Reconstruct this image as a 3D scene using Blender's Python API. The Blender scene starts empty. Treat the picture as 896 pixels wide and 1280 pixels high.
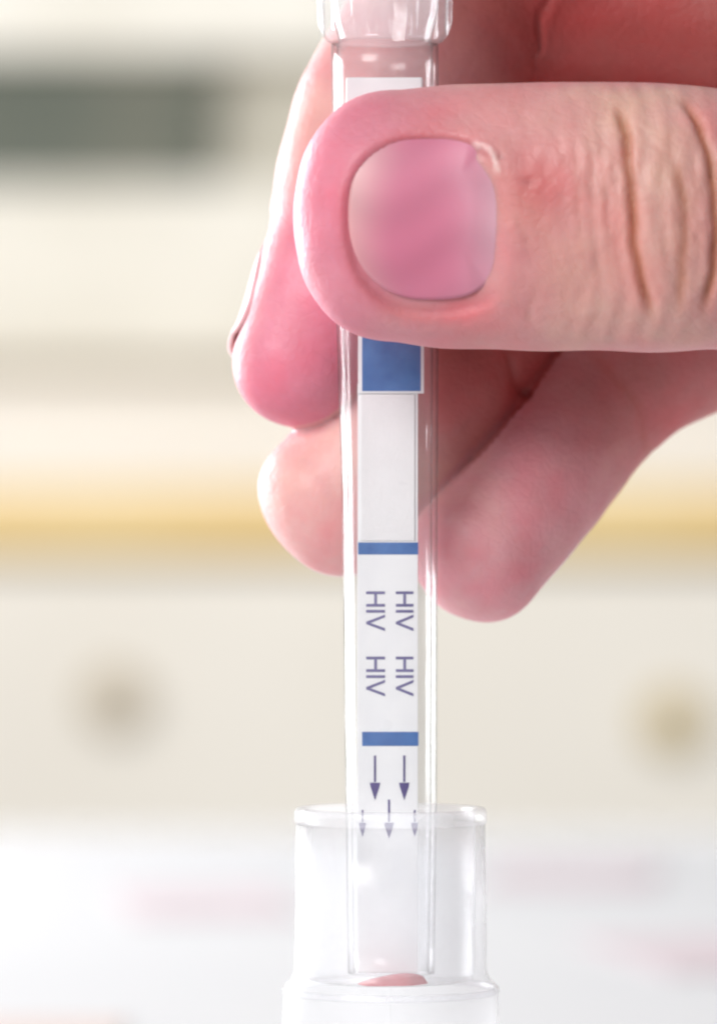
import bpy, math
import numpy as np
from mathutils import Vector

# ------------------------------------------------------------------ camera, light, exposure
MM = 0.001                       # everything below is modelled in millimetres
D = 400.0                        # camera to tube, mm
sc = bpy.context.scene
col = sc.collection

cam_d = bpy.data.cameras.new("camera")
cam = bpy.data.objects.new("camera", cam_d)
col.objects.link(cam)
cam.location = (0, -D * MM, 0)
cam.rotation_euler = (math.radians(90), 0, 0)
cam_d.sensor_fit = 'VERTICAL'
cam_d.sensor_height = 24
cam_d.lens = 120                 # 80 mm high field at 400 mm
cam_d.clip_start = 0.01
cam_d.clip_end = 20
cam_d.dof.use_dof = True
cam_d.dof.focus_distance = (D - 5) * MM
cam_d.dof.aperture_fstop = 16
sc.camera = cam

world = bpy.data.worlds.new("World")
sc.world = world
world.use_nodes = True
bg = world.node_tree.nodes["Background"]
bg.inputs[0].default_value = (0.93, 0.96, 1.0, 1)
bg.inputs[1].default_value = 0.205

def area(name, loc, target, size, power, color=(1, 1, 1)):
    l = bpy.data.lights.new(name, 'AREA')
    l.shape = 'RECTANGLE'
    l.size, l.size_y = size
    l.energy = power
    l.color = color
    o = bpy.data.objects.new(name, l)
    col.objects.link(o)
    o.location = loc
    o.rotation_euler = (Vector(target) - Vector(loc)).to_track_quat('-Z', 'Y').to_euler()
    return o

area("window_light", (-0.68, 0.64, 0.14), (0, 0, 0.01), (0.5, 0.5), 18.0, (0.97, 0.98, 1.0))
area("front_light", (-0.50, -0.70, 0.46), (0, 0, 0.01), (0.5, 0.4), 10.3, (1.0, 0.98, 0.97))
area("background_fill", (-0.3, 0.8, 0.46), (-0.1, 2.3, 0.06), (1.6, 0.5), 21.5, (1.0, 0.97, 0.93))  # unseen lamp added to brighten the back wall and cabinets

sc.view_settings.view_transform = 'Standard'
sc.view_settings.look = 'None'
sc.view_settings.gamma = 1.0
sc.view_settings.exposure = 0.0
cy = sc.cycles
cy.use_denoising = True
cy.max_bounces = 24
cy.transmission_bounces = 16
cy.transparent_max_bounces = 16
cy.caustics_refractive = True
cy.caustics_reflective = True
cy.filter_width = 2.2

# ------------------------------------------------------------------ helpers
def at(px, py, y=0.0):
    """point (mm) seen at a place of the 896 x 1280 view, at depth y behind the tube"""
    k = (D + y) / D / 16.0
    return ((px - 448) * k, y, (640 - py) * k)

def mesh_obj(name, verts, faces, mat, parent=None, smooth=True):
    me = bpy.data.meshes.new(name)
    me.from_pydata([tuple(c * MM for c in v) for v in verts], [], [tuple(f) for f in faces])
    me.update()
    if smooth:
        me.polygons.foreach_set('use_smooth', [True] * len(me.polygons))
    o = bpy.data.objects.new(name, me)
    col.objects.link(o)
    if mat:
        me.materials.append(mat)
    if parent:
        o.parent = parent
        o.matrix_parent_inverse = parent.matrix_basis.inverted()
    return o

def empty(name, loc):
    o = bpy.data.objects.new(name, None)
    o.empty_display_size = 0.005
    col.objects.link(o)
    o.location = tuple(c * MM for c in loc)
    return o

def tag(o, label=None, cat=None, group=None, kind=None):
    for k, v in (('label', label), ('category', cat), ('group', group), ('kind', kind)):
        if v:
            o[k] = v
    return o

def box(name, x0, x1, y0, y1, z0, z1, mat, parent=None, bevel=0.0):
    v = [(x, y, z) for x in (x0, x1) for y in (y0, y1) for z in (z0, z1)]
    f = [(0, 1, 3, 2), (4, 6, 7, 5), (0, 4, 5, 1), (2, 3, 7, 6), (0, 2, 6, 4), (1, 5, 7, 3)]
    o = mesh_obj(name, v, f, mat, parent, smooth=False)
    if bevel:
        m = o.modifiers.new('bevel', 'BEVEL')
        m.width = bevel * MM
        m.segments = 3
    return o

def lathe(name, prof, mat, parent=None, n=96, cx=0.0, cyy=0.0, close=True, wob=0.0):
    """prof: closed list of (radius, z, x_shift)"""
    verts, faces = [], []
    m = len(prof)
    for r, z, sx in prof:
        for k in range(n):
            a = 2 * math.pi * k / n
            rr = r * (1 + wob * math.sin(2 * a + z * .13))
            verts.append((cx + sx + rr * math.cos(a), cyy + rr * math.sin(a), z))
    for i in range(m if close else m - 1):
        j = (i + 1) % m
        for k in range(n):
            q = (k + 1) % n
            faces.append((i * n + k, i * n + q, j * n + q, j * n + k))
    o = mesh_obj(name, verts, faces, mat, parent)
    return o

# ------------------------------------------------------------------ materials
def new_mat(name):
    m = bpy.data.materials.new(name)
    m.use_nodes = True
    nt = m.node_tree
    return m, nt, nt.nodes["Principled BSDF"]

def noise(nt, scale, detail=3, rough=.5, coord='Object'):
    tc = nt.nodes.new('ShaderNodeTexCoord')
    n = nt.nodes.new('ShaderNodeTexNoise')
    n.inputs['Scale'].default_value = scale
    n.inputs['Detail'].default_value = detail
    n.inputs['Roughness'].default_value = rough
    nt.links.new(tc.outputs[coord], n.inputs['Vector'])
    return n

def ramp(nt, fac, stops):
    r = nt.nodes.new('ShaderNodeValToRGB')
    els = r.color_ramp.elements
    while len(els) < len(stops):
        els.new(0.5)
    for e, (p, c) in zip(els, stops):
        e.position = p
        e.color = (*c, 1)
    nt.links.new(fac, r.inputs[0])
    return r

def varied(name, c0, c1, scale, rough=.5, bump=0.0, detail=4, spec=.4):
    m, nt, b = new_mat(name)
    n = noise(nt, scale, detail)
    r = ramp(nt, n.outputs['Fac'], [(.3, c0), (.7, c1)])
    nt.links.new(r.outputs[0], b.inputs['Base Color'])
    b.inputs['Roughness'].default_value = rough
    b.inputs['Specular IOR Level'].default_value = spec
    if bump:
        bp = nt.nodes.new('ShaderNodeBump')
        bp.inputs['Strength'].default_value = bump
        bp.inputs['Distance'].default_value = 0.0003
        n2 = noise(nt, scale * 12, 5)
        nt.links.new(n2.outputs['Fac'], bp.inputs['Height'])
        nt.links.new(bp.outputs[0], b.inputs['Normal'])
    return m

def plastic(name, ior, rough, milk, edge=.88):
    """thin clear moulded plastic: light passes straight through the wall, its surface mirrors, a little milky scatter"""
    m, nt, b = new_mat(name)
    nt.nodes.remove(b)
    out = nt.nodes['Material Output']
    tp = nt.nodes.new('ShaderNodeBsdfTransparent')
    lw0 = nt.nodes.new('ShaderNodeLayerWeight')       # a slanting look through the wall is a longer way through the plastic
    edge_r = ramp(nt, lw0.outputs['Facing'], [(.6, (.985, .987, .99)), (1.0, (edge, edge, edge))])
    nt.links.new(edge_r.outputs[0], tp.inputs[0])
    gl = nt.nodes.new('ShaderNodeBsdfGlossy')
    n = noise(nt, 260, 3)
    r = ramp(nt, n.outputs['Fac'], [(.35, (rough * .6,) * 3), (.7, (rough * 1.5,) * 3)])
    nt.links.new(r.outputs[0], gl.inputs['Roughness'])
    bp = nt.nodes.new('ShaderNodeBump')
    bp.inputs['Strength'].default_value = .3
    bp.inputs['Distance'].default_value = .0002
    tcn = nt.nodes.new('ShaderNodeTexCoord')
    mp = nt.nodes.new('ShaderNodeMapping')
    mp.inputs['Scale'].default_value = (330, 330, 60)
    nt.links.new(tcn.outputs['Object'], mp.inputs['Vector'])
    n2 = nt.nodes.new('ShaderNodeTexNoise')
    n2.inputs['Scale'].default_value = 1.0
    nt.links.new(mp.outputs[0], n2.inputs['Vector'])
    nt.links.new(n2.outputs['Fac'], bp.inputs['Height'])
    nt.links.new(bp.outputs[0], gl.inputs['Normal'])
    lw = nt.nodes.new('ShaderNodeLayerWeight')        # Schlick's mirror law, alike on both faces of the wall
    pw = nt.nodes.new('ShaderNodeMath'); pw.operation = 'POWER'; pw.inputs[1].default_value = 5
    nt.links.new(lw.outputs['Facing'], pw.inputs[0])
    f0 = ((ior - 1) / (ior + 1)) ** 2
    fr = nt.nodes.new('ShaderNodeMath'); fr.operation = 'MULTIPLY_ADD'
    fr.inputs[1].default_value = .34 * (1 - f0); fr.inputs[2].default_value = f0
    nt.links.new(pw.outputs[0], fr.inputs[0])
    tr = nt.nodes.new('ShaderNodeBsdfTranslucent')
    df = nt.nodes.new('ShaderNodeBsdfDiffuse')
    tr.inputs[0].default_value = df.inputs[0].default_value = (.93, .94, .96, 1)
    haze = nt.nodes.new('ShaderNodeMixShader')
    nt.links.new(tr.outputs[0], haze.inputs[1])
    nt.links.new(df.outputs[0], haze.inputs[2])
    body = nt.nodes.new('ShaderNodeMixShader')
    n3 = noise(nt, 140, 3)
    mr = nt.nodes.new('ShaderNodeMapRange')
    mr.inputs['To Min'].default_value = milk * .6
    mr.inputs['To Max'].default_value = milk * 1.4
    nt.links.new(n3.outputs['Fac'], mr.inputs['Value'])
    nt.links.new(mr.outputs[0], body.inputs[0])
    nt.links.new(tp.outputs[0], body.inputs[1])
    nt.links.new(haze.outputs[0], body.inputs[2])
    fin = nt.nodes.new('ShaderNodeMixShader')
    nt.links.new(fr.outputs[0], fin.inputs[0])
    nt.links.new(body.outputs[0], fin.inputs[1])
    nt.links.new(gl.outputs[0], fin.inputs[2])
    nt.links.new(fin.outputs[0], out.inputs['Surface'])
    return m

M = {}
M['tube'] = plastic('clear_tube_plastic', 1.45, .2, .03, .6)
M['vial'] = plastic('cloudy_vial_plastic', 1.35, .3, .17)
M['cap'] = plastic('frosted_cap_plastic', 1.5, .05, .12, .7)
M['rim'] = plastic('cloudy_rim_plastic', 1.4, .2, .25)
M['paper'] = varied('strip_white', (.86, .86, .87), (.90, .90, .90), 500, .6, .1)
M['membrane'] = varied('strip_membrane', (.83, .82, .82), (.87, .86, .86), 420, .8, .25)
M['blue'] = varied('strip_blue_print', (.028, .115, .36), (.05, .17, .46), 700, .55)
M['ink'] = varied('strip_violet_ink', (.13, .115, .27), (.19, .17, .34), 900, .6)
M['inkdark'] = varied('strip_dark_ink', (.045, .025, .16), (.08, .05, .22), 900, .6)
M['blood'] = varied('blood', (.46, .01, .025), (.60, .03, .05), 300, .25)
M['table'] = varied('white_table_top', (.82, .815, .83), (.86, .855, .86), 9, .5, .2)
M['pinkpaper'] = varied('pale_pink_paper', (.74, .60, .625), (.77, .67, .69), 60, .95)
M['peachpaper'] = varied('peach_paper', (.77, .61, .55), (.79, .66, .61), 60, .95)
M['drawer'] = varied('beige_laminate', (.74, .705, .64), (.80, .77, .71), 5, .5, .1)
M['carcass'] = varied('beige_carcass', (.48, .44, .39), (.53, .49, .44), 5, .6)
M['knob'] = varied('brown_knob', (.44, .37, .26), (.52, .44, .32), 40, .4)
M['brass'] = varied('brass_knob', (.50, .38, .15), (.58, .46, .22), 40, .4)
M['yellow'] = varied('yellow_wood_edge', (.74, .53, .22), (.80, .62, .31), 8, .45, .2)
M['cream'] = varied('cream_lacquer', (.66, .635, .56), (.80, .78, .72), 11, .4, .1)
M['taupe'] = varied('taupe_panel', (.46, .44, .375), (.54, .515, .44), 9, .7)
M['darkbox'] = varied('dark_grey_box', (.085, .11, .09), (.16, .165, .13), 14, .6)
M['wall'] = varied('white_wall', (.77, .76, .74), (.81, .80, .79), 3, .7, .2)
M['greyledge'] = varied('grey_ledge', (.70, .71, .70), (.74, .75, .74), 8, .6)

# skin: colour attribute 'skin' holds blush and pallor, with some shade and light painted in
m, nt, b = new_mat('skin')
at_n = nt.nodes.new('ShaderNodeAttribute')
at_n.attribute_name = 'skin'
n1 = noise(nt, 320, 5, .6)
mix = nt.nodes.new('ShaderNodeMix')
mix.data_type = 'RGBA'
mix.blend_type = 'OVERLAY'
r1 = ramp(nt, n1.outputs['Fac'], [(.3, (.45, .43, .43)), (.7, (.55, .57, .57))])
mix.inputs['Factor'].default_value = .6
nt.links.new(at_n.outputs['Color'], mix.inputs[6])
nt.links.new(r1.outputs[0], mix.inputs[7])
n5 = noise(nt, 110, 3, .55)
r5 = ramp(nt, n5.outputs['Fac'], [(.3, (.58, .39, .42)), (.5, (.5, .5, .5)), (.72, (.54, .62, .55))])
mix2 = nt.nodes.new('ShaderNodeMix'); mix2.data_type = 'RGBA'; mix2.blend_type = 'OVERLAY'
mix2.inputs['Factor'].default_value = .8
nt.links.new(mix.outputs[2], mix2.inputs[6]); nt.links.new(r5.outputs[0], mix2.inputs[7])
nt.links.new(mix2.outputs[2], b.inputs['Base Color'])
b.subsurface_method = 'RANDOM_WALK'
b.inputs['Subsurface Weight'].default_value = .55
b.inputs['Subsurface Radius'].default_value = (1.0, .33, .24)
b.inputs['Subsurface Scale'].default_value = 1.7 * MM
b.inputs['Roughness'].default_value = .55
b.inputs['Specular IOR Level'].default_value = .45
b.inputs['Coat Weight'].default_value = 0.05
bp = nt.nodes.new('ShaderNodeBump')
bp.inputs['Strength'].default_value = .27
bp.inputs['Distance'].default_value = .00012
vor = nt.nodes.new('ShaderNodeTexVoronoi')
vor.inputs['Scale'].default_value = 1700
tcs = nt.nodes.new('ShaderNodeTexCoord')
nt.links.new(tcs.outputs['Object'], vor.inputs['Vector'])
n3 = noise(nt, 900, 5, .6)
ma = nt.nodes.new('ShaderNodeMath')
nt.links.new(vor.outputs['Distance'], ma.inputs[0])
nt.links.new(n3.outputs['Fac'], ma.inputs[1])
vo2 = nt.nodes.new('ShaderNodeTexVoronoi'); vo2.feature = 'DISTANCE_TO_EDGE'
vo2.inputs['Scale'].default_value = 900
nt.links.new(tcs.outputs['Object'], vo2.inputs['Vector'])
cl = nt.nodes.new('ShaderNodeMath'); cl.operation = 'MINIMUM'; cl.inputs[1].default_value = .12
nt.links.new(vo2.outputs['Distance'], cl.inputs[0])
mu = nt.nodes.new('ShaderNodeMath'); mu.operation = 'MULTIPLY_ADD'; mu.inputs[1].default_value = 4.0
nt.links.new(cl.outputs[0], mu.inputs[0]); nt.links.new(ma.outputs[0], mu.inputs[2])
nt.links.new(mu.outputs[0], bp.inputs['Height'])
nt.links.new(bp.outputs[0], b.inputs['Normal'])
M['skin'] = m

def nail_material(name, pale_edge):
    m, nt, b = new_mat(name)
    a = nt.nodes.new('ShaderNodeAttribute')
    a.attribute_name = 'nail'
    nt.links.new(a.outputs['Color'], b.inputs['Base Color'])
    b.inputs['Subsurface Weight'].default_value = .3
    b.inputs['Subsurface Radius'].default_value = (1, .4, .35)
    b.inputs['Subsurface Scale'].default_value = .8 * MM
    b.inputs['Roughness'].default_value = .4
    b.inputs['Specular IOR Level'].default_value = .5
    bp = nt.nodes.new('ShaderNodeBump')
    bp.inputs['Strength'].default_value = .12
    bp.inputs['Distance'].default_value = .0001
    tc = nt.nodes.new('ShaderNodeTexCoord')
    mp = nt.nodes.new('ShaderNodeMapping')
    mp.inputs['Scale'].default_value = (60, 60, 1500)
    nz = nt.nodes.new('ShaderNodeTexNoise')
    nz.inputs['Scale'].default_value = 1
    nt.links.new(tc.outputs['Object'], mp.inputs[0])
    nt.links.new(mp.outputs[0], nz.inputs['Vector'])
    nt.links.new(nz.outputs['Fac'], bp.inputs['Height'])
    nt.links.new(bp.outputs[0], b.inputs['Normal'])
    return m
M['nail'] = nail_material('nail', True)

# ------------------------------------------------------------------ setting: table, wall
TZ = -66.0
box('table_top', -520, 520, -120, 660, TZ - 25, TZ, M['table'], bevel=3)
tag(bpy.data.objects['table_top'], kind='structure')
bpy.data.objects['table_top'].name = 'table'
box('wall', -1400, 1400, 2238.5, 2300, -700, 900, M['wall'])
tag(bpy.data.objects['wall'], kind='structure')

# drawer cabinet under a yellow wooden counter
cab = empty('drawer_cabinet', (0, 2110, -700))
tag(cab, 'beige drawer cabinet with brown knobs under a yellow wooden counter', 'cabinet')
box('carcass', -900, 900, 2122, 2237, -700, -22, M['carcass'], cab)
ct = box('countertop', -930, 930, 2096, 2237.5, -21, 12, M['yellow'], cab, bevel=3)
for k, (x0, x1, kx, kz) in enumerate(((-892, -254, -570, -94), (-250, 16, -118, -91), (20, 290, 153, -102), (294, 892, 560, -96))):
    df = box('drawer_front', x0, x1, 2104, 2121, -176, -26, M['drawer'], cab, bevel=2)
    prof = [(0.01, 0, 0), (13, 0, 0), (14, 3, 0), (9, 8, 0), (6, 14, 0), (0.01, 14, 0)]
    kn = lathe('knob', [(r, z, 0) for r, z, _ in prof], M['brass' if k == 2 else 'knob'], df, n=24)
    kn.data.transform(__import__('mathutils').Matrix.Rotation(math.radians(-90), 4, 'X'))
    kn.matrix_parent_inverse.identity()
    kn.location = (kx * MM, 2090 * MM, kz * MM)
for k, (x0, x1) in enumerate(((-892, -254), (-250, 16), (20, 290), (294, 892))):
    box('drawer_front', x0, x1, 2104, 2121, -420, -181, M['drawer'], cab, bevel=2)

# wall cabinet with an open niche above its doors
wc = empty('wall_cabinet', (0, 2220, 70))
tag(wc, 'cream wall cabinet with an open taupe niche above its doors', 'cabinet')
box('top_panel', -900, 500, 2196, 2237, 231, 330, M['cream'], wc, bevel=3)
box('bottom_panel', -900, 500, 2220, 2237, 74, 84, M['greyledge'], wc)
box('shelf', -900, 500, 2204, 2228, 157, 167, M['cream'], wc, bevel=1)
box('back_panel', -900, 500, 2229, 2237, 167, 231, M['taupe'], wc)
for x0, x1 in ((-898, -330), (-327, 90), (93, 498)):
    box('door', x0, x1, 2205, 2219, 76, 158, M['cream'], wc, bevel=2)
gb = empty('storage_box', (-180, 2214, 167))
tag(gb, 'dark grey storage box inside the open niche of the wall cabinet', 'box')
box('body', -330, -74, 2202, 2226, 168, 206, M['darkbox'], gb, bevel=3)
box('lid', -333, -71, 2199, 2227, 206.5, 229, M['darkbox'], gb, bevel=3)

# pale slips on the table
def slip(x, y, w, h, rot, mat, label):
    n = 10
    v, f = [], []
    for i in range(n + 1):
        for j in range(5):
            u, s = (i / n - .5) * w, (j / 4 - .5) * h
            c, q = math.cos(rot), math.sin(rot)
            z = TZ + .2 + .05 * (math.sin(i * .9 + x) * .5 + .5)
            v.append((x + u * c - s * q, y + u * q + s * c, z))
    for i in range(n):
        for j in range(4):
            a = i * 5 + j
            f.append((a, a + 5, a + 6, a + 1))
    o = mesh_obj('paper_slip', v, f, mat, smooth=False)
    md = o.modifiers.new('thick', 'SOLIDIFY')
    md.thickness = .0001
    md.offset = 1
    tag(o, label, 'paper', 'paper slips on the table')
slip(-26, 462, 28, 62, .1, M['pinkpaper'], 'pale pink paper slip on the table left of the vial')
slip(39, 528, 30, 62, -.1, M['pinkpaper'], 'pale pink paper slip on the table right of the vial, near its far edge')
slip(50, 361, 24, 60, .2, M['pinkpaper'], 'pale pink paper slip on the table at the lower right of the vial')
slip(-47, 232, 34, 60, .0, M['peachpaper'], 'peach paper slip on the table at the lower left of the vial')

# ------------------------------------------------------------------ tube (profile used for the grip as well)
TUBE = [(36.6, 4.18, 2.05), (20, 4.08, 2.2), (0, 3.72, 2.45), (-23, 3.56, 2.55), (-36.2, 3.38, 2.55)]   # z, outer radius, x of axis
tz = np.array([t[0] for t in TUBE][::-1]); tr_ = np.array([t[1] for t in TUBE][::-1]); tx_ = np.array([t[2] for t in TUBE][::-1])
def tube_r(z): return float(np.interp(z, tz, tr_))
def tube_x(z): return float(np.interp(z, tz, tx_))

tube = empty('sample_tube', (tube_x(-33), 0, -36.1))
tag(tube, 'narrow clear plastic tube held upright between thumb and fingers', 'tube')
outer, inner = [], []
for z in np.linspace(-36.0, 36.5, 40):
    outer.append((tube_r(z), z, tube_x(z)))
    inner.append((tube_r(z) - .42, z, tube_x(z)))
# collar at the top: a wider moulded head
lathe('body', [(r, z, sx) for r, z, sx in outer] + [(r, z, sx) for r, z, sx in inner[::-1]], M['tube'], tube)
# wider ribbed head
nseg = 144
cap_prof = [(4.22, 36.62), (4.5, 36.75), (4.9, 37.25), (5.06, 38.2), (5.1, 40), (5.12, 46), (5.12, 58), (4.9, 58.6), (4.2, 58.6), (4.2, 46), (4.2, 39.4), (4.0, 38.2), (3.66, 37.2), (3.62, 36.62)]
cv, cf = [], []
for i, (r, z) in enumerate(cap_prof):
    rib = .2 if 3 <= i <= 6 else (.05 if i == 2 else 0)
    for k in range(nseg):
        a = 2 * math.pi * k / nseg
        rr = r + rib * math.tanh(2.2 * math.cos(16 * a + .7))
        cv.append((2.05 + rr * math.cos(a), rr * math.sin(a), z))
for i in range(len(cap_prof)):
    j = (i + 1) % len(cap_prof)
    for k in range(nseg):
        q = (k + 1) % nseg
        cf.append((i * nseg + k, i * nseg + q, j * nseg + q, j * nseg + k))
mesh_obj('ribbed_head', cv, cf, M['cap'], tube)

# ------------------------------------------------------------------ test strip inside the tube
strip = empty('test_strip', (2.45, 0, -32))
tag(strip, 'white test strip with blue bars and violet lettering inside the clear tube', 'test strip')
YS = -.25
def sp(px): return (px - 448) / 16.0
def sz(py): return (640 - py) / 16.0
def panel(name, x0, x1, y0, y1, front, mat, parent=None, thick=.12, bevel=.03, skew=0):
    f, bk = YS - front, YS - front + thick
    X0, X1, Z0, Z1 = sp(x0), sp(x1), sz(y1), sz(y0)
    v = [(X0, f, Z0), (X1, f, Z0), (X1 + skew, f, Z1), (X0 + skew, f, Z1), (X0, bk, Z0), (X1, bk, Z0), (X1 + skew, bk, Z1), (X0 + skew, bk, Z1)]
    fa = [(0, 1, 2, 3), (5, 4, 7, 6), (1, 5, 6, 2), (4, 0, 3, 7), (3, 2, 6, 7), (4, 5, 1, 0)]
    o = mesh_obj(name, v, fa, mat, parent or strip, smooth=False)
    if bevel:
        mm = o.modifiers.new('b', 'BEVEL'); mm.width = bevel * MM; mm.segments = 2
    return o
panel('backing', 447, 522, 480, 1216, 0, M['paper'], thick=.3)
panel('absorbent_pad', 432, 528, 97, 400, .05, M['paper'], thick=.7, bevel=.15)
head = panel('printed_label', 447.5, 529.5, 398, 492, .18, M['paper'], thick=.16)
panel('blue_block', 452.5, 525.5, 400, 489, .22, M['blue'], head, thick=.035, bevel=0)
memb = panel('membrane', 451, 518, 493, 676, .14, M['membrane'], thick=.12)
lab = panel('lettered_label', 446.5, 522, 676.5, 1214, .2, M['paper'], thick=.18)
panel('blue_bar', 447.5, 522.5, 678, 693, .235, M['blue'], lab, thick=.035, bevel=0)
panel('blue_bar', 452.5, 522.8, 914.5, 932, .235, M['blue'], lab, thick=.035, bevel=0)

FY = YS - .236
def flat_poly(name, polys, mat, parent):
    """polys of (px,py) printed on the label, a raised ink film 0.03 mm thick"""
    v, f = [], []
    for poly in polys:
        n = len(poly); b0 = len(v)
        v += [(sp(x), FY, sz(y)) for x, y in poly] + [(sp(x), FY + .03, sz(y)) for x, y in poly]
        f.append(tuple(range(b0, b0 + n))); f.append(tuple(range(b0 + 2 * n - 1, b0 + n - 1, -1)))
        for i in range(n):
            j = (i + 1) % n
            f.append((b0 + i, b0 + n + i, b0 + n + j, b0 + j))
    o = mesh_obj(name, v, f, mat, parent, smooth=False)
    return o
def stroke(x0, y0, x1, y1, w):
    dx, dy = x1 - x0, y1 - y0
    L = math.hypot(dx, dy); nx, ny = -dy / L * w / 2, dx / L * w / 2
    return [(x0 + nx, y0 + ny), (x1 + nx, y1 + ny), (x1 - nx, y1 - ny), (x0 - nx, y0 - ny)]
# HIV turned a quarter turn clockwise: letter tops to the right, reading downwards
for cx0, cx1 in ((457.5, 481), (494.5, 516.5)):
    for y0 in (739, 820.5):
        w = 3.5
        flat_poly('letter_h', [stroke(cx0, y0 + 1.8, cx1, y0 + 1.8, w), stroke(cx0, y0 + 17.5, cx1, y0 + 17.5, w),
                               stroke((cx0 + cx1) / 2, y0 + 3.6, (cx0 + cx1) / 2, y0 + 15.7, w)], M['ink'], lab)
        flat_poly('letter_i', [stroke(cx0, y0 + 25, cx1, y0 + 25, w)], M['ink'], lab)
        flat_poly('letter_v', [[(cx1, y0 + 29), (cx1, y0 + 32.5), (cx0 + 5.5, y0 + 39.5), (cx1, y0 + 46.0), (cx1, y0 + 49.8), (cx0, y0 + 41), (cx0, y0 + 38)]], M['ink'], lab)
def arrow(x, ys0, ys1, yh0, yh1, hw, sw=2.6):
    flat_poly('arrow', [stroke(x, ys0, x, ys1, sw), [(x - hw, yh0), (x - hw * .85, yh0 + 5), (x, yh1), (x + hw * .85, yh0 + 5), (x + hw, yh0)]], M['inkdark'], lab)
arrow(468.5, 944, 977, 978, 1000, 6.5)
arrow(505, 944, 977, 978, 1000, 6.5)
arrow(486, 999, 1027, 1028, 1048, 6)
arrow(453, 1012, 1027, 1028, 1046, 4.5, 2)
arrow(518, 1012, 1027, 1028, 1046, 4.5, 2)

# ------------------------------------------------------------------ vial
vial = empty('sample_vial', (2.5, 0, TZ))
tag(vial, 'wide cloudy clear plastic vial that the tube dips into', 'vial')
VX = 2.5
out_w = [(7.38, -24.4, 0), (7.46, -30, 0), (7.52, -35.8, 0), (7.75, -36.4, 0), (8.25, -36.9, 0), (8.42, -37.5, 0), (8.45, -40, 0), (8.5, TZ + 1.0, 0), (8.0, TZ + .05, 0), (.01, TZ + .05, 0)]
in_w = [(.01, -36.6, 0), (3.5, -36.6, 0), (6.0, -36.58, 0), (6.4, -36.45, 0), (6.55, -36.0, 0), (6.6, -30, 0), (6.62, -24.4, 0)]
lathe('body', out_w + in_w, M['vial'], vial, cx=VX)
lathe('rim', [(7.42, -24.35, 0), (7.5, -24.1, 0), (7.5, -23.4, 0), (7.36, -23.12, 0), (6.8, -23.1, 0), (6.62, -23.35, 0), (6.6, -24.1, 0), (6.66, -24.35, 0)], M['rim'], vial, cx=VX)
rr_ = []
for k in range(12):
    a = 2 * math.pi * k / 12
    rr_.append((8.3 + .22 * math.cos(a), -37.3 + .28 * math.sin(a), 0))
lathe('shoulder_ring', rr_, M['rim'], vial, cx=VX)

# blood at the bottom of the cup
dv, df_ = [], []
n, rings = 40, 8
for i in range(rings + 1):
    t = i / rings
    for k in range(n):
        a = 2 * math.pi * k / n
        rr = t * (1 + .12 * math.sin(2 * a + .6) + .05 * math.sin(5 * a))
        dv.append((2.6 + 2.5 * rr * math.cos(a), -3.2 + 2.2 * rr * math.sin(a), -36.56 + .72 * math.sqrt(max(0, 1 - t * t)) * (1 + .6 * math.cos(a) * t)))
for i in range(rings):
    for k in range(n):
        q = (k + 1) % n
        df_.append((i * n + k, (i + 1) * n + k, (i + 1) * n + q, i * n + q))
drop = mesh_obj('blood_drop', dv, df_, M['blood'])
tag(drop, 'small pinkish red blood drop on the floor of the vial', 'blood drop')

# ------------------------------------------------------------------ hand
def catmull(P, n):
    P = np.asarray(P, float)
    t = np.arange(len(P))
    out = []
    ts = np.linspace(0, len(P) - 1, n)
    for s in ts:
        i = min(int(s), len(P) - 2)
        f = s - i
        p0, p1, p2, p3 = P[max(i - 1, 0)], P[i], P[i + 1], P[min(i + 2, len(P) - 1)]
        out.append(.5 * ((2 * p1) + (-p0 + p2) * f + (2 * p0 - 5 * p1 + 4 * p2 - p3) * f * f + (-p0 + 3 * p1 - 3 * p2 + p3) * f ** 3))
    return np.array(out)

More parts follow.
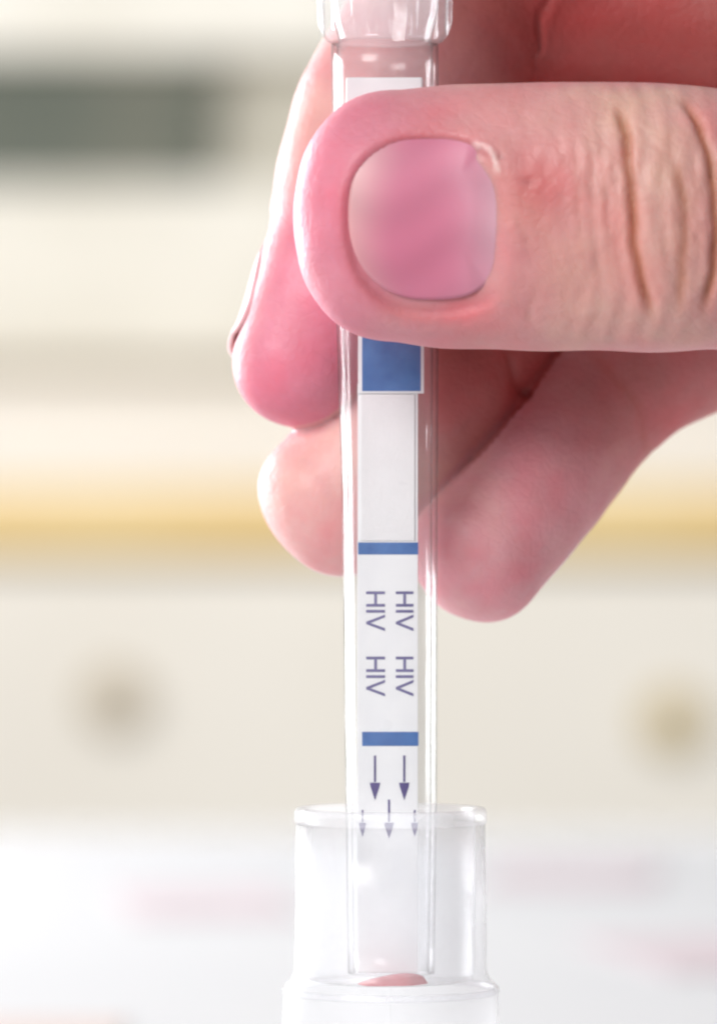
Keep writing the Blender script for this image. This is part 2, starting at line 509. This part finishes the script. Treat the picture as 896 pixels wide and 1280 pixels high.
class Sweep:
    """a limb: centre line, half width, dorsal and palmar half depth, rounded ends"""
    def __init__(s, rows, dorsal, tipcap, n=44, p=2.2):
        # rows from tip to root: (pos, rl, rd, rp)
        ctrl = [list(r[0]) + list(r[1:4]) for r in rows]
        dor = [list(d) for d in dorsal]
        A = catmull([c + d for c, d in zip(ctrl, dor)], n)
        s.C, s.rl, s.rd, s.rp = A[:, :3], A[:, 3], A[:, 4], A[:, 5]
        T = np.gradient(s.C, axis=0)
        T /= np.linalg.norm(T, axis=1)[:, None]
        N = A[:, 6:9]
        N = N - (N * T).sum(1)[:, None] * T
        N /= np.linalg.norm(N, axis=1)[:, None]
        s.T, s.N, s.L = T, N, np.cross(T, N)
        s.cap, s.p = tipcap, p
        s.arc = np.concatenate([[0], np.cumsum(np.linalg.norm(np.diff(s.C, axis=0), axis=1))])
        m = max(s.rl.max(), s.rd.max(), s.rp.max()) + 7
        s.lo, s.hi = s.C.min(0) - m, s.C.max(0) + m
    def coords(s, P):
        P = np.asarray(P, np.float32)
        best = np.full(len(P), 1e18, np.float32)
        par = np.zeros(len(P), np.float32)
        for i in range(len(s.C) - 1):
            a = s.C[i].astype(np.float32); ab = (s.C[i + 1] - s.C[i]).astype(np.float32)
            h = np.clip(((P - a) @ ab) / float(ab @ ab), 0, 1)
            e = P - a - h[:, None] * ab
            d2 = np.einsum('ij,ij->i', e, e)
            k = d2 < best
            best[k] = d2[k]
            par[k] = i + h[k]
        idx = np.arange(len(s.C))
        g = lambda A: np.stack([np.interp(par, idx, A[:, j]) for j in range(3)], 1)
        O = P - g(s.C)
        u, v, w = (np.einsum('ij,ij->i', O, g(B)) for B in (s.T, s.L, s.N))
        return par, O, u, v, w
    def dist(s, P):
        par, O, u, v, w = s.coords(P)
        idx = np.arange(len(s.C))
        rl = np.interp(par, idx, s.rl)
        rn = np.where(w > 0, np.interp(par, idx, s.rd), np.interp(par, idx, s.rp))
        ru = np.where(par < .01, s.cap, rl)
        u = np.where((par > .01) & (par < len(s.C) - 1.01), 0, u)
        p = s.p
        q = (np.abs(u / ru) ** p + np.abs(v / rl) ** p + np.abs(w / rn) ** p) ** (1 / p)
        q = np.maximum(q, 1e-3)
        return (np.linalg.norm(O, axis=1) * (1 - 1 / q)).astype(np.float32)

def P_(px, py, y): return at(px, py, y)

thumb = Sweep([
    (P_(497, 270, -10.5), 9.6, 6.0, 6.6),
    (P_(560, 271, -10.55), 10.0, 6.15, 7.2),
    (P_(640, 271, -10.8), 10.15, 6.8, 7.6),
    (P_(760, 271, -11.2), 10.2, 7.6, 7.8),
    (P_(840, 273, -11.3), 10.15, 7.9, 7.8),
    (P_(930, 277, -10.5), 9.8, 7.6, 7.8),
    ((41, -8.0, 21.3), 9.8, 7.4, 8.5),
    ((60, -2.0, 18.5), 11.5, 9, 11),
    ((82, 6, 12), 14, 11, 14),
    ((104, 14, 6), 15, 13, 15)],
    [(0, -1, 0)] * 7 + [(-.1, -1, 0)] * 3, 7.9, n=56, p=2.25)

ID = (-.88, .42, .22)
index = Sweep([
    (P_(371, 453, 9.2), 5.9, 4.7, 5.6),
    (P_(402, 375, 10.0), 6.7, 5.3, 6.4),
    (P_(441, 298, 11.6), 7.3, 6.6, 6.9),
    (P_(455, 214, 13.4), 7.3, 6.6, 7.1),
    (P_(490, 126, 15.8), 7.6, 7.0, 7.5),
    (P_(600, 8, 19.5), 8.6, 8.2, 8.0),
    ((18, 21.5, 41.5), 8.6, 8.4, 8.2),
    ((33, 21, 41), 8.9, 8.8, 9.2),
    ((52, 18, 39.5), 10, 10, 10),
    ((70, 18, 34), 11, 11, 12)],
    [ID, ID, (-.78, .56, .3), (-.76, .52, .36), (-.68, .52, .5), (-.4, .55, .75), (0, .5, .85), (.05, .5, .85), (.1, .5, .85), (.1, .5, .85)], 5.1, n=56)

MD = (-.62, .74, .25)
middle = Sweep([
    (P_(413, 627, 11.6), 6.4, 5.4, 5.7),
    (P_(478, 567, 12.4), 6.8, 5.8, 6.3),
    (P_(560, 462, 14.8), 7.0, 6.6, 6.6),
    (P_(660, 320, 21.0), 7.6, 7.2, 7.4),
    ((25, 28, 32), 9, 8.6, 8.4),
    ((42, 29.5, 33), 9.2, 9, 9.2),
    ((68, 30, 29), 11, 10.5, 11),
    ((84, 28, 25), 11, 11, 12)],
    [MD, MD, MD, MD, (-.3, .8, .5), (0, .85, .5), (.1, .85, .5), (.1, .85, .5)], 5.2, n=50)

RD = (-.62, .70, .30)
ring_f = Sweep([
    (P_(597, 687, 11.0), 5.9, 4.9, 5.6),
    (P_(672, 598, 13.4), 5.7, 4.9, 5.8),
    (P_(750, 497, 17.4), 6.0, 5.4, 5.9),
    (P_(852, 415, 20.5), 7.1, 6.6, 7.0),
    ((40.5, 27, 21), 8.8, 8.4, 8.3),
    ((56, 33, 21), 9, 9, 9),
    ((78, 36, 17), 10.5, 10, 11),
    ((92, 33, 15), 11, 11, 12)],
    [RD, RD, (-.6, .68, .4), (-.5, .7, .5), (-.2, .8, .5), (0, .9, .4), (.1, .9, .4), (.1, .9, .4)], 5.4, n=50)

pinky = Sweep([
    ((45, 17, 4), 5.2, 4.3, 5.0),
    ((48, 23, 5.5), 5.8, 5.0, 5.6),
    ((51, 31, 9), 6.4, 6, 6),
    ((58, 38, 12), 7, 6.6, 6.6),
    ((68, 41, 11), 7.4, 7.4, 7.6),
    ((82, 39, 5), 9, 9, 10),
    ((95, 34, 4), 10, 10, 11)],
    [(-.85, .3, .3), (-.85, .3, .3), (-.8, .5, .3), (-.4, .9, .2), (.1, .95, 0), (.1, .95, 0), (.1, .95, 0)], 4.8, n=40)

palm = Sweep([
    ((72, 25, 24), 21, 11, 11),
    ((86, 25, 18), 25, 13, 13),
    ((104, 24, 12), 26, 15, 15),
    ((124, 23, 8), 22, 15, 15),
    ((142, 23, 6), 20, 15, 15),
    ((170, 24, 3), 22, 17, 17)],
    [(.25, .95, .3)] * 6, 8, n=30, p=2.3)

h = .30
def axis(segs):
    out = [segs[0][0]]
    for a, b, st in segs:
        n = max(1, int(round((b - a) / st)))
        out += list(np.linspace(a, b, n + 1)[1:])
    return np.array(out, np.float32)
GX = axis([(-12.5, 31, .30), (31, 40, .6), (40, 150, 1.3)])
GY = axis([(-21, -5, .28), (-5, 30, .36), (30, 58, 1.0)])
GZ = axis([(-24, -9, 1.0), (-9, 35, .32), (35, 54, .5)])
SH = (len(GX), len(GY), len(GZ))

def smin(a, b, k):
    hh = np.clip(.5 + .5 * (b - a) / k, 0, 1)
    return b * (1 - hh) + a * hh - k * hh * (1 - hh)

def field(sw):
    F = np.full(SH, 30.0, np.float32)
    ix = [np.searchsorted(g, (l, u)) for g, l, u in zip((GX, GY, GZ), sw.lo, sw.hi)]
    sl = tuple(slice(max(a - 1, 0), b + 1) for a, b in ix)
    X, Y, Z = np.meshgrid(GX[sl[0]], GY[sl[1]], GZ[sl[2]], indexing='ij')
    # only points near the limb's own box need a distance
    P = np.stack([X.ravel(), Y.ravel(), Z.ravel()], 1)
    near = np.zeros(len(P), bool)
    for i in range(0, len(sw.C), 2):
        e = P - sw.C[i].astype(np.float32)
        rr = max(sw.rl[i], sw.rd[i], sw.rp[i], sw.cap if i == 0 else 0) + 4.5
        near |= np.einsum('ij,ij->i', e, e) < rr * rr
    out = np.full(len(P), 30, np.float32)
    out[near] = sw.dist(P[near])
    F[sl] = out.reshape(X.shape)
    return F

FP = field(palm)
F = FP.copy()
for sw, k in ((thumb, 9), (index, 7), (middle, 7), (ring_f, 7), (pinky, 7)):
    Ff = field(sw)
    F = smin(F, smin(FP, Ff, k), .12)
# flesh gives way where it presses on the tube
X, Y, Z = np.meshgrid(GX, GY, GZ, indexing='ij')
rz = np.interp(GZ, tz, tr_).astype(np.float32)[None, None, :]
xz = np.interp(GZ, tz, tx_).astype(np.float32)[None, None, :]
dt = np.sqrt((X - xz) ** 2 + Y ** 2) - rz - .04
dt = np.where(GZ[None, None, :] > 36.6, 30, dt)
F = np.maximum(F, -dt)
del X, Y, Z, dt

def surface_nets(F):
    s = F < 0
    c = np.zeros(tuple(d - 1 for d in F.shape), np.int8)
    for dx in (0, 1):
        for dy in (0, 1):
            for dz in (0, 1):
                c += s[dx:F.shape[0] - 1 + dx, dy:F.shape[1] - 1 + dy, dz:F.shape[2] - 1 + dz]
    act = (c > 0) & (c < 8)
    I = np.argwhere(act)
    vid = np.full(act.shape, -1, np.int64)
    vid[act] = np.arange(len(I))
    pos = np.zeros((len(I), 3)); cnt = np.zeros(len(I))
    corners = [(a, b, d) for a in (0, 1) for b in (0, 1) for d in (0, 1)]
    val = {cn: F[I[:, 0] + cn[0], I[:, 1] + cn[1], I[:, 2] + cn[2]] for cn in corners}
    for a in corners:
        for ax in range(3):
            if a[ax] == 0:
                bb = list(a); bb[ax] = 1; bb = tuple(bb)
                va, vb = val[a], val[bb]
                k = (va < 0) != (vb < 0)
                t = np.where(k, va / np.where(va == vb, 1, va - vb), 0)
                p = np.array(a, float)[None, :].repeat(len(I), 0)
                p[:, ax] = t
                pos[k] += p[k]; cnt[k] += 1
    pos = pos / cnt[:, None] + I
    V = np.stack([np.interp(pos[:, j], np.arange(len(g)), g) for j, g in enumerate((GX, GY, GZ))], 1)
    quads = []
    for ax in range(3):
        o1, o2 = [(1, 2), (2, 0), (0, 1)][ax]
        lo = [slice(None)] * 3; hi = [slice(None)] * 3
        lo[ax] = slice(0, F.shape[ax] - 1); hi[ax] = slice(1, None)
        a, bq = s[tuple(lo)], s[tuple(hi)]
        E = np.argwhere(a != bq)
        E = E[(E[:, o1] > 0) & (E[:, o2] > 0) & (E[:, o1] < F.shape[o1] - 1) & (E[:, o2] < F.shape[o2] - 1)]
        fl = a[E[:, 0], E[:, 1], E[:, 2]]
        def g(d1, d2):
            q = E.copy(); q[:, o1] += d1; q[:, o2] += d2
            return vid[q[:, 0], q[:, 1], q[:, 2]]
        Q = np.stack([g(-1, -1), g(0, -1), g(0, 0), g(-1, 0)], 1)
        Q[~fl] = Q[~fl][:, ::-1]
        quads.append(Q)
    return V, np.concatenate(quads)

V, Q = surface_nets(F)
E = np.concatenate([Q[:, [0, 1]], Q[:, [1, 2]], Q[:, [2, 3]], Q[:, [3, 0]]])
def lap(V, it, lam):
    nv = len(V)
    deg = np.bincount(E[:, 0], minlength=nv) + np.bincount(E[:, 1], minlength=nv)
    for _ in range(it):
        S = np.stack([np.bincount(E[:, 0], V[E[:, 1], j], nv) + np.bincount(E[:, 1], V[E[:, 0], j], nv) for j in range(3)], 1)
        V = V + lam * (S / np.maximum(deg, 1)[:, None] - V)
    return V
for _ in range(3):
    V = lap(V, 1, .5); V = lap(V, 1, -.5)
V = lap(V, 1, .4)

def normals(V):
    a = V[Q[:, 2]] - V[Q[:, 0]]; bq = V[Q[:, 3]] - V[Q[:, 1]]
    fn = np.cross(a, bq)
    N = np.stack([np.bincount(Q.ravel(), np.repeat(fn[:, j], 4), len(V)) for j in range(3)], 1)
    return N / np.maximum(np.linalg.norm(N, axis=1), 1e-12)[:, None]
Nrm = normals(V)

def gauss(x, s): return np.exp(-(x / s) ** 2)
def sstep(x, a, b):
    t = np.clip((x - a) / (b - a), 0, 1)
    return t * t * (3 - 2 * t)

disp = np.zeros(len(V))
base = np.array([.62, .28, .28])
tint = np.tile(base, (len(V), 1))
def blend(mask, c):
    global tint
    tint = tint * (1 - mask[:, None]) + np.array(c) * mask[:, None]

# wavering for curves
def wav(x, f, ph): return np.sin(x * f + ph)

# --- thumb skin in view coordinates of the thumb's own length (x) and width (z)
xx, yy, zz = V[:, 0], V[:, 1], V[:, 2]
kx = 16 / .962                                # about the depth of the thumb's back
U = 448 + xx * kx                             # along the thumb
W = 640 - zz * kx                             # across it
par_t, O_t, u_t, v_t, w_t = thumb.coords(V)
on_thumb = (thumb.dist(V) < .6) & (xx < 45)
back = on_thumb * sstep(-Nrm[:, 1], .05, .45)

NCX, NCY, NHX, NHY = 531, 284, 96, 107
def nail_q(U, W):
    # superellipse; far edge (left) rounder, slightly askew
    a = (U - NCX - .04 * (W - NCY)) / np.where(U < NCX, NHX, NHX * 1.06)
    bq = (W - NCY) / NHY
    p = np.where(U < NCX, 2.25, 3.0)
    return (np.abs(a) ** p + np.abs(bq) ** p) ** (1 / p)
q = nail_q(U, W)
f_mm = (q - 1) * 6.2                          # mm outside the nail's edge
prox = sstep(U, 560, 625) * sstep(NHY - np.abs(W - NCY), 5, 35)
disp += back * (prox * -.55 * sstep(-f_mm, -.3, 1.5) + (1 - prox) * np.where(f_mm < 0, -.42, -.42 * gauss(f_mm, .24)))
disp += back * (1 - .95 * prox) * .13 * gauss(f_mm - .9, .8)
disp += back * prox * .06 * gauss(f_mm - .7, .6)

# joint wrinkles
def crease(pts, depth, width):
    global disp
    ys = np.array([p[1] for p in pts], float); xs = np.array([p[0] for p in pts], float)
    cxx = np.interp(W, ys, xs) + 1.2 * wav(W, .05, pts[0][0]) + .5 * wav(W, .13, pts[0][0] * 2)
    e = sstep(W, ys[0] - 5, ys[0] + 30) * (1 - sstep(W, ys[-1] - 40, ys[-1] + 5))
    g = gauss((U - cxx) / kx, width) * e * back
    disp -= depth * g
    disp += .35 * depth * gauss((U - cxx) / kx, width * 3.2) * e * back
    return g
gc = crease([(768, 130), (781, 170), (784, 240), (790, 310), (802, 370), (815, 405)], .52, .38)
gc += crease([(852, 120), (872, 160), (886, 220), (892, 280), (886, 345), (876, 400)], .52, .38)
gc += .7 * crease([(842, 200), (850, 260), (850, 320), (846, 400)], .2, .36)
gf = np.zeros(len(V))
for x0, dep in ((718, .07), (736, .10), (752, .10), (765, .08), (822, .06), (836, .07), (862, .08)):
    gf += crease([(x0 - 4, 150 + (x0 * 7) % 50), (x0 + 2, 240), (x0 + 4, 300), (x0 + 10, 380 - (x0 * 3) % 40)], dep, .28)
for x0, dep in ((915, .4), (940, .35), (975, .3)):
    crease([(x0 - 4, 140), (x0 + 4, 240), (x0 + 4, 300), (x0 - 2, 390)], dep, .4)
rg = np.random.default_rng(5)
for _ in range(70):
    cx_, cy_ = rg.uniform(645, 890), rg.uniform(125, 420)
    ang = rg.choice([-1, 1]) * rg.uniform(.15, .75) + math.pi / 2
    ln = rg.uniform(14, 42)
    da = (U - cx_) * math.cos(ang) + (W - cy_) * math.sin(ang)
    db = -(U - cx_) * math.sin(ang) + (W - cy_) * math.cos(ang) + .004 * da * da
    gl_ = gauss(db / kx, .2) * gauss(da, ln) * back
    disp -= rg.uniform(.03, .08) * gl_
    gf = gf + .35 * gl_
# soft knuckle folds between the creases
disp += back * .16 * gauss((U - 832) / kx, 1.4) * gauss((W - 265) / kx, 7)
disp += back * .12 * wav(U * .21 + 2 * np.sin(W * .03), 1, 0) * gauss((U - 800) / kx, 5.5) * .5

# a lifted shred of cuticle at the upper root corner of the nail, a dark nick beside it
tag_pts = np.array([(594, 183), (603, 184), (611, 189), (616, 197), (619, 207), (620, 216)], float)
dtag = np.full(len(V), 1e9)
for i in range(len(tag_pts) - 1):
    a_, b_ = tag_pts[i], tag_pts[i + 1]
    ab = b_ - a_
    tt = np.clip(((U - a_[0]) * ab[0] + (W - a_[1]) * ab[1]) / (ab @ ab), 0, 1)
    dtag = np.minimum(dtag, np.hypot(U - a_[0] - tt * ab[0], W - a_[1] - tt * ab[1]))
gt = gauss(dtag / kx, .2) * back
disp += .16 * gt
nick = gauss(np.hypot(U - 622, W - 198) / kx, .32) * back + .8 * gauss(np.hypot((U - 656) / 1.4, W - 229) / kx, .3) * back
disp -= .12 * nick
# skin's own colour on the thumb, and the shred's painted highlight
blend(on_thumb * .75 * gauss((U - 800) / kx, 6.5) * sstep(-Nrm[:, 1], .1, .6), (.64, .375, .315))
blend(on_thumb * .85 * (1 - sstep(U, 420, 620)), (.62, .19, .27))
blend(back * .5 * gauss(f_mm - .1, .6) * (1 - .8 * prox), (.55, .13, .15))
blend(back * .9 * gauss((U - 668) / kx, 2.6) * gauss((W - 240) / kx, 3.0), (.52, .12, .115))
blend(back * .35 * gauss((U - 670) / kx, 3.6) * gauss((W - 330) / kx, 4.5), (.54, .18, .20))
blend(np.clip(gc, 0, 1) * .85, (.40, .12, .045))
blend(np.clip(gf, 0, 1) * .3, (.52, .22, .17))
blend(gt * .7, (.82, .66, .64))  # highlight along the shred painted as a pale tint
blend(np.clip(nick, 0, 1) * .5, (.28, .06, .06))

# --- fingers: blush at the tips (middle and ring lightened with painted light), creases on the palm side of the joints
def finger_detail(sw, tip_len, tip_col, amt, joints):
    global disp
    near = np.where(sw.dist(V) < .8)[0]
    par, O, u, v, w = sw.coords(V[near])
    arc = np.interp(par, np.arange(len(sw.C)), sw.arc) - np.where(par < .01, np.abs(u), 0)
    mk = np.zeros(len(V)); mk[near] = (1 - sstep(arc, tip_len * .5, tip_len)) * amt * (1 - .6 * sstep(w, 0, 4))
    blend(mk, tip_col)
    for a0, dep, wd in joints:
        g = gauss(arc - a0 - .5 * np.sin(v * .9) - .06 * v * v, wd) * sstep(-w, -1, 3)
        disp[near] -= dep * g
        disp[near] += dep * .4 * gauss(np.abs(arc - a0) - 2.6, 1.6) * sstep(-w, -1, 3)
        mk = np.zeros(len(V)); mk[near] = g * .35
        blend(mk, (.50, .17, .13))
finger_detail(index, 14, (.66, .21, .30), .85, ((13.5, .3, .5), (36, .35, .6)))
finger_detail(middle, 11, (.72, .41, .39), .75, ((15.5, .3, .5),))  # tip paler than the skin: ambient light painted into its colour
finger_detail(ring_f, 14, (.70, .34, .375), .8, ((15.5, .05, .6),))  # ring tip likewise lightened to carry soft ambient light
finger_detail(pinky, 12, (.68, .28, .32), .7, ((12, .3, .5),))

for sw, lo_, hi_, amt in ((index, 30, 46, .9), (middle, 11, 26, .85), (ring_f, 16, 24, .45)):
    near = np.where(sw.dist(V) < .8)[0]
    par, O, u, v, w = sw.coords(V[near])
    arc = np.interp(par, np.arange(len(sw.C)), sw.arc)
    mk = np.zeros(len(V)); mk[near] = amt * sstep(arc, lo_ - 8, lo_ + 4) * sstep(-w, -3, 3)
    blend(mk, (.34, .05, .042))  # palm flush plus the shade of the recesses, painted in dark red
# faint overall unevenness of flesh
disp += .05 * (np.sin(xx * .8 + 1.3 * np.sin(zz * .5)) * np.sin(zz * .9 + yy * .6))
V2 = V + Nrm * disp[:, None]

# ------------------------------------------------------------------ nail plates
def build_nail(name, sw, arc0, arc1, half, lift, parent, cols, outline=None, nu=48, nv=44, tipout=0.0, thick=.45, rootsink=.15):
    """a curved plate over the limb's back between two lengths along it"""
    mid = (arc0 + arc1) / 2; hl = (arc1 - arc0) / 2
    verts, colr = [], []
    aa = np.linspace(-1, 1, nu); bb = np.linspace(-1, 1, nv)
    pts = []
    for a in aa:
        for bq in bb:
            # square to rounded-square
            pe = 2.25 if a < 0 else 3.0
            mx_ = max(abs(a), abs(bq)); nm_ = (abs(a) ** pe + abs(bq) ** pe) ** (1 / pe)
            k_ = mx_ / nm_ if nm_ > 0 else 0
            sa, sb = a * k_, bq * k_
            pts.append((sa, sb, a, bq))
    idx = np.arange(len(sw.C))
    P0, DN = [], []
    for sa, sb, a, bq in pts:
        s = mid + sa * hl
        par = np.interp(s, sw.arc, idx)
        c = np.array([np.interp(par, idx, sw.C[:, j]) for j in range(3)])
        t = np.array([np.interp(par, idx, sw.T[:, j]) for j in range(3)])
        l = np.array([np.interp(par, idx, sw.L[:, j]) for j in range(3)])
        nn = np.array([np.interp(par, idx, sw.N[:, j]) for j in range(3)])
        if s < 0:
            c = c + t * s
        P0.append(c + l * sb * half); DN.append(nn)
    P0, DN = np.array(P0), np.array(DN)
    lo, hi = np.zeros(len(P0)), np.full(len(P0), 16.0)
    for _ in range(26):
        m_ = (lo + hi) / 2
        dd = sw.dist(P0 + DN * m_[:, None])
        lo = np.where(dd < 0, m_, lo); hi = np.where(dd < 0, hi, m_)
    A = np.array([[p[2], p[3]] for p in pts])
    SA = np.array([[p[0], p[1]] for p in pts])
    B_ = np.stack([SA[:, 0] ** i * SA[:, 1] ** j for i in range(4) for j in range(0, 5, 2)], 1)   # one even curve over the limb's back
    lo = B_ @ np.linalg.lstsq(B_, lo, rcond=None)[0]
    edge = np.maximum(np.abs(A[:, 0]) ** 3, np.abs(A[:, 1]) ** 3)
    hgt = lo + lift - .14 * edge - rootsink * sstep(A[:, 0], .55, 1.0)
    hgt = np.where(A[:, 0] < 0, hgt + tipout * A[:, 0] ** 2, hgt)
    top = P0 + DN * hgt[:, None]
    bot = P0 + DN * (hgt - thick)[:, None]
    n = len(top)
    verts = np.concatenate([top, bot])
    faces = []
    for i in range(nu - 1):
        for j in range(nv - 1):
            k = i * nv + j
            faces.append((k, k + 1, k + nv + 1, k + nv))
            faces.append((n + k, n + k + nv, n + k + nv + 1, n + k + 1))
    rim = [j for j in range(nv)] + [i * nv + nv - 1 for i in range(1, nu)] + [(nu - 1) * nv + j for j in range(nv - 2, -1, -1)] + [i * nv for i in range(nu - 2, 0, -1)]
    for i in range(len(rim)):
        k, k2 = rim[i], rim[(i + 1) % len(rim)]
        faces.append((k, n + k, n + k2, k2))
    o = mesh_obj(name, verts.tolist(), faces, M['nail'], parent)
    import bmesh
    bm = bmesh.new(); bm.from_mesh(o.data); bmesh.ops.recalc_face_normals(bm, faces=bm.faces); bm.to_mesh(o.data); bm.free()
    ca = o.data.color_attributes.new('nail', 'FLOAT_COLOR', 'POINT')
    A2 = np.array([[p[0], p[1]] for p in pts]); A2 = np.concatenate([A2, A2])
    distal = 1 - sstep(A2[:, 0] + .05 * np.sin(A2[:, 1] * 3) - .2 * A2[:, 1] ** 2, -1.3, -.35)
    lun_sheen = gauss(A2[:, 0] - .95 + .15 * A2[:, 1] ** 2, .42) * gauss(A2[:, 1] - .1, .9)  # pale moon at the root, with the nail's sheen painted into it
    c = np.tile(np.array(cols[0]), (len(A2), 1))
    c = c * (1 - .75 * distal[:, None]) + np.array(cols[1]) * .75 * distal[:, None]
    c = c * (1 - .7 * lun_sheen[:, None]) + np.array(cols[2]) * .7 * lun_sheen[:, None]
    c = c * (1 + .05 * np.sin(A2[:, 1] * 9 + 2 * np.sin(A2[:, 0] * 3)))[:, None]
    ca.data.foreach_set('color', np.concatenate([c, np.ones((len(c), 1))], 1).astype(np.float32).ravel())
    return o

hand = empty('hand', (60, 18, -10))
tag(hand, 'bare hand pinching the clear tube between thumb and curled fingers', 'hand')
me = bpy.data.meshes.new('skin')
me.vertices.add(len(V2)); me.vertices.foreach_set('co', (V2 * MM).astype(np.float32).ravel())
me.loops.add(len(Q) * 4); me.loops.foreach_set('vertex_index', Q.astype(np.int32).ravel())
me.polygons.add(len(Q)); me.polygons.foreach_set('loop_start', np.arange(0, len(Q) * 4, 4, dtype=np.int32))
me.update(calc_edges=True)
me.validate()
me.polygons.foreach_set('use_smooth', [True] * len(me.polygons))
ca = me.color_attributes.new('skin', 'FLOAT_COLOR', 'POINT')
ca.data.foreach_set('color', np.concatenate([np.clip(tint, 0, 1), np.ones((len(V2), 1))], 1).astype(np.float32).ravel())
me.materials.append(M['skin'])
skin = bpy.data.objects.new('skin', me)
col.objects.link(skin)
skin.parent = hand
skin.matrix_parent_inverse = hand.matrix_basis.inverted()

# thumb nail: plate runs from 3.7 mm beyond the cap's start to its root
x_of = lambda px: (px - 448) / kx
a0 = x_of(436) - thumb.C[0][0]
a1 = x_of(636) - thumb.C[0][0]
tn = build_nail('thumb_nail', thumb, a0, a1, 6.5, -.06, hand, ((.59, .18, .275), (.68, .46, .41), (.64, .42, .48)), thick=.6, rootsink=.3)
build_nail('finger_nail', index, -1.2, 8.0, 5.2, .38, hand, ((.66, .33, .36), (.84, .78, .74), (.78, .66, .66)), tipout=.5)
build_nail('finger_nail', middle, -2.6, 8.6, 5.0, .15, hand, ((.66, .33, .36), (.84, .78, .74), (.70, .45, .46)), tipout=.4)
build_nail('finger_nail', ring_f, -2.6, 8.3, 4.8, .15, hand, ((.66, .33, .36), (.84, .78, .74), (.70, .45, .46)), tipout=.4)
build_nail('finger_nail', pinky, -2.2, 6.8, 4.0, .12, hand, ((.66, .33, .36), (.84, .78, .74), (.70, .45, .46)), tipout=.3)
print('HAND', len(V2), len(Q), V2.min(0), V2.max(0))
